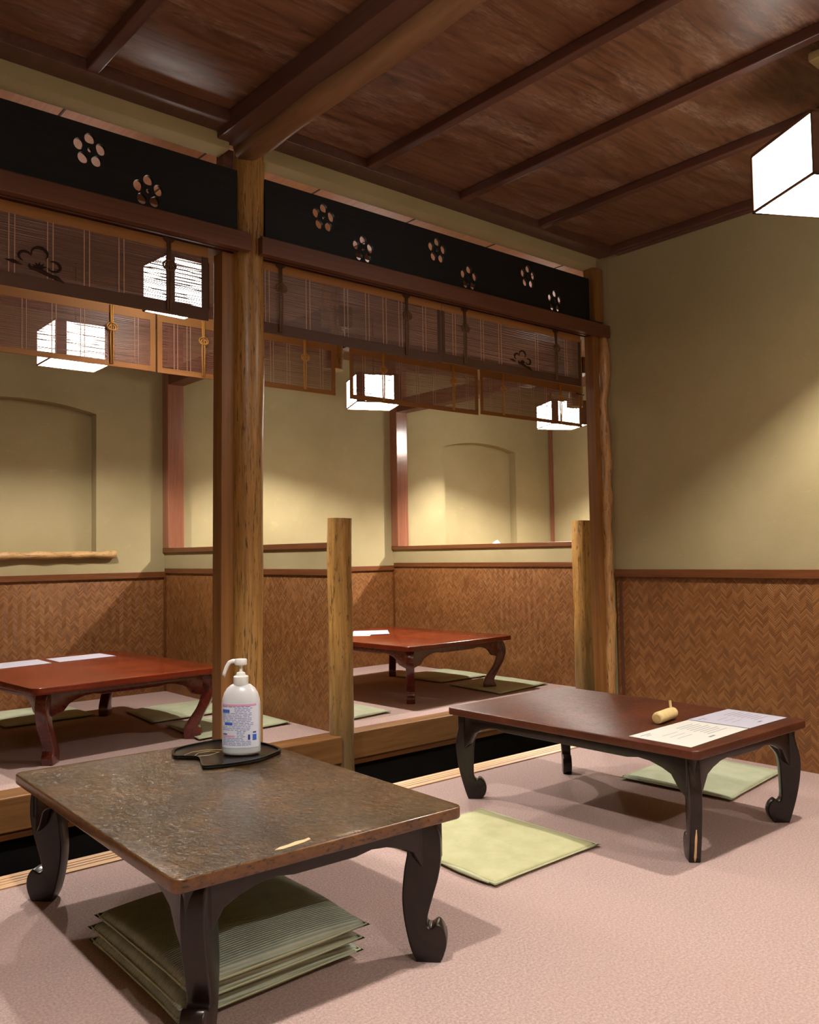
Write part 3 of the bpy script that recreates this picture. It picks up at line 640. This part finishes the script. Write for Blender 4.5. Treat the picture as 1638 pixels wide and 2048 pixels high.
# ------------------------------------------------------------------ papers
def sheet(label, corners, z, mat, lines, seed, group=None, th=.0012):
    P = [Vector((x, y, 0)) for x, y in corners]; c = sum(P, Vector()) / 4
    t = thing('menu_sheet', label, 'menu sheet', (c.x, c.y, z), 0, group)
    m = MB(); q = [p - c for p in P]; m.v = [(a.x, a.y, 0.0003) for a in q] + [(a.x, a.y, th) for a in q]
    m.f = [(0, 3, 2, 1), (4, 5, 6, 7), (0, 1, 5, 4), (1, 2, 6, 5), (2, 3, 7, 6), (3, 0, 4, 7)]; m.build('paper', mat, t)
    if lines:
        rd = random.Random(seed); pr = MB()
        def at(u, v): return q[0] * (1 - u) * (1 - v) + q[1] * u * (1 - v) + q[2] * u * v + q[3] * (1 - u) * v
        for (u0, u1, v, hh) in lines:
            a, b, d, e = at(u0, v), at(u1, v), at(u1, v + hh), at(u0, v + hh); i = len(pr.v)
            pr.v += [(k.x, k.y, th + .0002) for k in (a, b, d, e)]; pr.f.append((i, i + 1, i + 2, i + 3))
        pr.build('printing', 'ink', t)
    return t
ln1 = [(.06, .22, .86, .02), (.1, .18, .80, .015), (.45, .55, .12, .04)] + [(.55 + .02 * (k % 3), .9 - .05 * (k % 2), .25 + .075 * k, .014) for k in range(8)] + [(.2, .45, .4 + .12 * k, .01) for k in range(3)]
sheet('white menu sheet nearer the viewer on the right dark table', [(-1.243, -1.168), (-.893, -1.150), (-.898, -.945), (-1.238, -.958)], .3255, 'menu', ln1, 1)
sheet('lilac-white menu sheet at the far right end of the right dark table', [(-.885, -1.150), (-.640, -1.148), (-.630, -.935), (-.890, -.94)], .3255, 'menu2', ln1, 2)
sheet('white menu sheet on the left booth table, cut by the picture edge', [(-2.18, 2.08), (-1.90, 2.13), (-1.90, 2.36), (-2.18, 2.32)], .3455, 'menu2', None, 3)
sheet('white menu sheet on the left booth table nearer its back right corner', [(-1.858, 2.14), (-1.535, 2.19), (-1.55, 2.39), (-1.86, 2.345)], .3455, 'menu2', None, 4)
sheet('pale menu sheet on the middle booth table, upper of the two', [(.02, 2.12), (.27, 2.02), (.44, 2.25), (.24, 2.38)], .3475, 'menu2', None, 5)
sheet('pale menu sheet on the middle booth table, lower of the two', [(-.03, 2.14), (.10, 2.02), (.18, 2.10), (.10, 2.26)], .3455, 'menu', None, 6)

# wooden shaker tube lying on the right table
tt = thing('wooden_shaker', 'pale wooden shaker tube lying on the right dark table', 'shaker', (-.965, -.905, .3265), math.radians(9))
MB().tube([(-.062, 0, .0188), (-.06, 0, .0188), (-.055, 0, .0188), (.055, 0, .0188), (.06, 0, .0188), (.064, 0, .0188)], [.0145, .0175, .0188, .0188, .0175, .0135], 24).build('tube_body', 'bamboo', tt, 0, True)
MB().tube([(-.0635, 0, .0188), (-.0618, 0, .0188)], [.012, .0145], 24).build('end_plug', 'grainend', tt)
MB().tube([(.042, .0, .036), (.043, .002, .060)], .0042, 10).build('wooden_peg', 'bamboo', tt, 0, True)

# ------------------------------------------------------------------ tray and pump bottle
TO = [(-2.3482, -.2237), (-2.3155, -.1769), (-2.2514, -.1575), (-2.177, -.1544), (-2.1161, -.1955), (-2.0915, -.2978), (-2.0942, -.3785), (-2.1074, -.41), (-2.1342, -.4269), (-2.2037, -.4579), (-2.2783, -.4556), (-2.3499, -.4312), (-2.3464, -.3965), (-2.327, -.3527), (-2.3184, -.3123), (-2.3426, -.2801), (-2.3576, -.2653)]
tc = (-2.22, -.30)
TO = [(x - tc[0], y - tc[1]) for x, y in TO][::-1]
tr = thing('leaf_tray', 'black lacquered leaf-shaped tray under the pump bottle', 'tray', (tc[0], tc[1], .3255))
sm = smoothpoly(TO, 5)
linkobj('tray_base', prism_mesh('tray_base', sm, .007, (), .002, 'tray'), tr, Matrix.Translation((0, 0, .0036)))
inn = [(x * .95, y * .95) for x, y in sm]
linkobj('tray_rim', prism_mesh('tray_rim', sm, .004, [inn], .0, 'tray'), tr, Matrix.Translation((0, 0, .0088)))
gl = MB()
gl.tube([(-.11, .035, .0074), (-.075, .055, .0074), (-.03, .05, .0074), (.0, .02, .0074)], .0009, 5)
gl.tube([(-.10, -.0, .0074), (-.07, .03, .0074), (-.035, .03, .0074), (-.02, .0, .0074), (-.06, -.015, .0074), (-.10, -.0, .0074)], .0009, 5)
gl.build('gold_line_drawing', 'gold', tr)
BX, BY, BZ = -2.207, -.364, .3335
brz = math.atan2(-.6496, .7601)       # bottle's broad face towards the camera
bt = thing('pump_bottle', 'white pump bottle of hand sanitizer standing on the black leaf tray', 'bottle', (BX, BY, BZ), brz)
MB().lathe([(.046, 0), (.051, .003), (.0535, .010), (.0535, .14), (.052, .152), (.047, .168), (.039, .181), (.028, .190), (.0195, .193)], 48, sx=1.0, sy=.62).build('bottle_body', 'bottle', bt, 0, 'all')
MB().lathe([(.0195, .189), (.0205, .191), (.0205, .213), (.019, .2145), (.0135, .216), (.0115, .224), (.006, .226)], 32).build('screw_collar', 'white_pl', bt, 0, True)
ph = MB(); ph.lathe([(.0042, .224), (.0042, .240), (.007, .2415), (.0075, .246)], 18)
ph.build('pump_stem', 'white_pl', bt, 0, True)
MB().lathe([(.016, .245), (.0175, .247), (.0175, .259), (.016, .2615)], 24, sx=1.0, sy=.8).build('pump_head', 'white_pl', bt, 0, True)
MB().tube([(-.010, 0, .2545), (-.022, 0, .2555), (-.032, 0, .252), (-.039, 0, .241), (-.045, 0, .226), (-.049, 0, .213)], [.0068, .0062, .0058, .0055, .0052, .005], 14).build('nozzle', 'white_pl', bt, 0, 'all')
def onb(u, z, off=.0006):      # point on the curved front of the bottle, u = sideways position
    a = .0535 + off; b = .0535 * .62 + off; uu = max(-.999, min(.999, u / a)); return (u, -b * math.sqrt(1 - uu * uu), z)
def patch(m, u0, u1, z0, z1, off, n=10):
    i = len(m.v)
    for k in range(n + 1):
        u = u0 + (u1 - u0) * k / n; m.v += [onb(u, z0, off), onb(u, z1, off)]
    for k in range(n): m.f.append((i + 2 * k, i + 2 * k + 2, i + 2 * k + 3, i + 2 * k + 1))
m = MB(); patch(m, -.0505, .0505, .022, .142, .0005, 30); lab = m.build('front_label', 'label', bt)
m = MB(); patch(m, -.0485, .0455, .1355, .141, .0009, 20); m.build('pink_header', 'lpink', lab)
m = MB(); patch(m, -.046, -.012, .0520, .0565, .0009); m.build('pink_line', 'lpink', lab)
for a in ((-.047, -.026, .118, .1265), (-.041, -.018, .084, .0915), (.036, .0455, .042, .058)):
    m = MB(); patch(m, *a, .0009); m.build('blue_block', 'lblue', lab)
for a in ((-.046, -.034, .0580, .0610), (.037, .045, .0615, .0655), (.024, .030, .044, .058)):
    m = MB(); patch(m, *a, .0009); m.build('navy_mark', 'lnavy', lab)
m = MB(); rd = random.Random(4)
for k in range(24):
    z = .030 + k * .0045; segs = [(-.046, .034)]
    if z > .116 and z < .13: segs = [(-.012, .036)]
    if .083 < z < .093: segs = [(-.016, .038)]
    if .041 < z < .07: segs = [(-.046 if z < .05 else -.006, .018)]
    for u0, u1 in segs:
        u = u0
        while u < u1 - .006:
            L = rd.uniform(.004, .014); patch(m, u, min(u1, u + L), z, z + .0016, .0009, 3); u += L + rd.uniform(.001, .004)
m.build('small_print', 'lgrey', lab)

# small pale cloth resting on the sill behind the right low wall
sillog(1.56, 2.70, .908, 'pale peeled log laid as a sill under the right arched niche')
m = MB(); m.lathe([(.02, .0), (.055, .004), (.06, .02), (.045, .04), (.02, .055), (.004, .058)], 14)
m.v = [(x * (1 + .12 * math.sin(7 * y * 30 + x * 40)), y * .8, z * (1 + .15 * math.sin(x * 60))) for x, y, z in m.v]
o = m.build('folded_cloth', 'wcloth', None, 0, 'all'); o.location = (2.24, YB - .05, .931); o.scale = (1, .42, 1)
tag(o, 'small crumpled lilac-white cloth peeking over the right low wall', 'cloth')
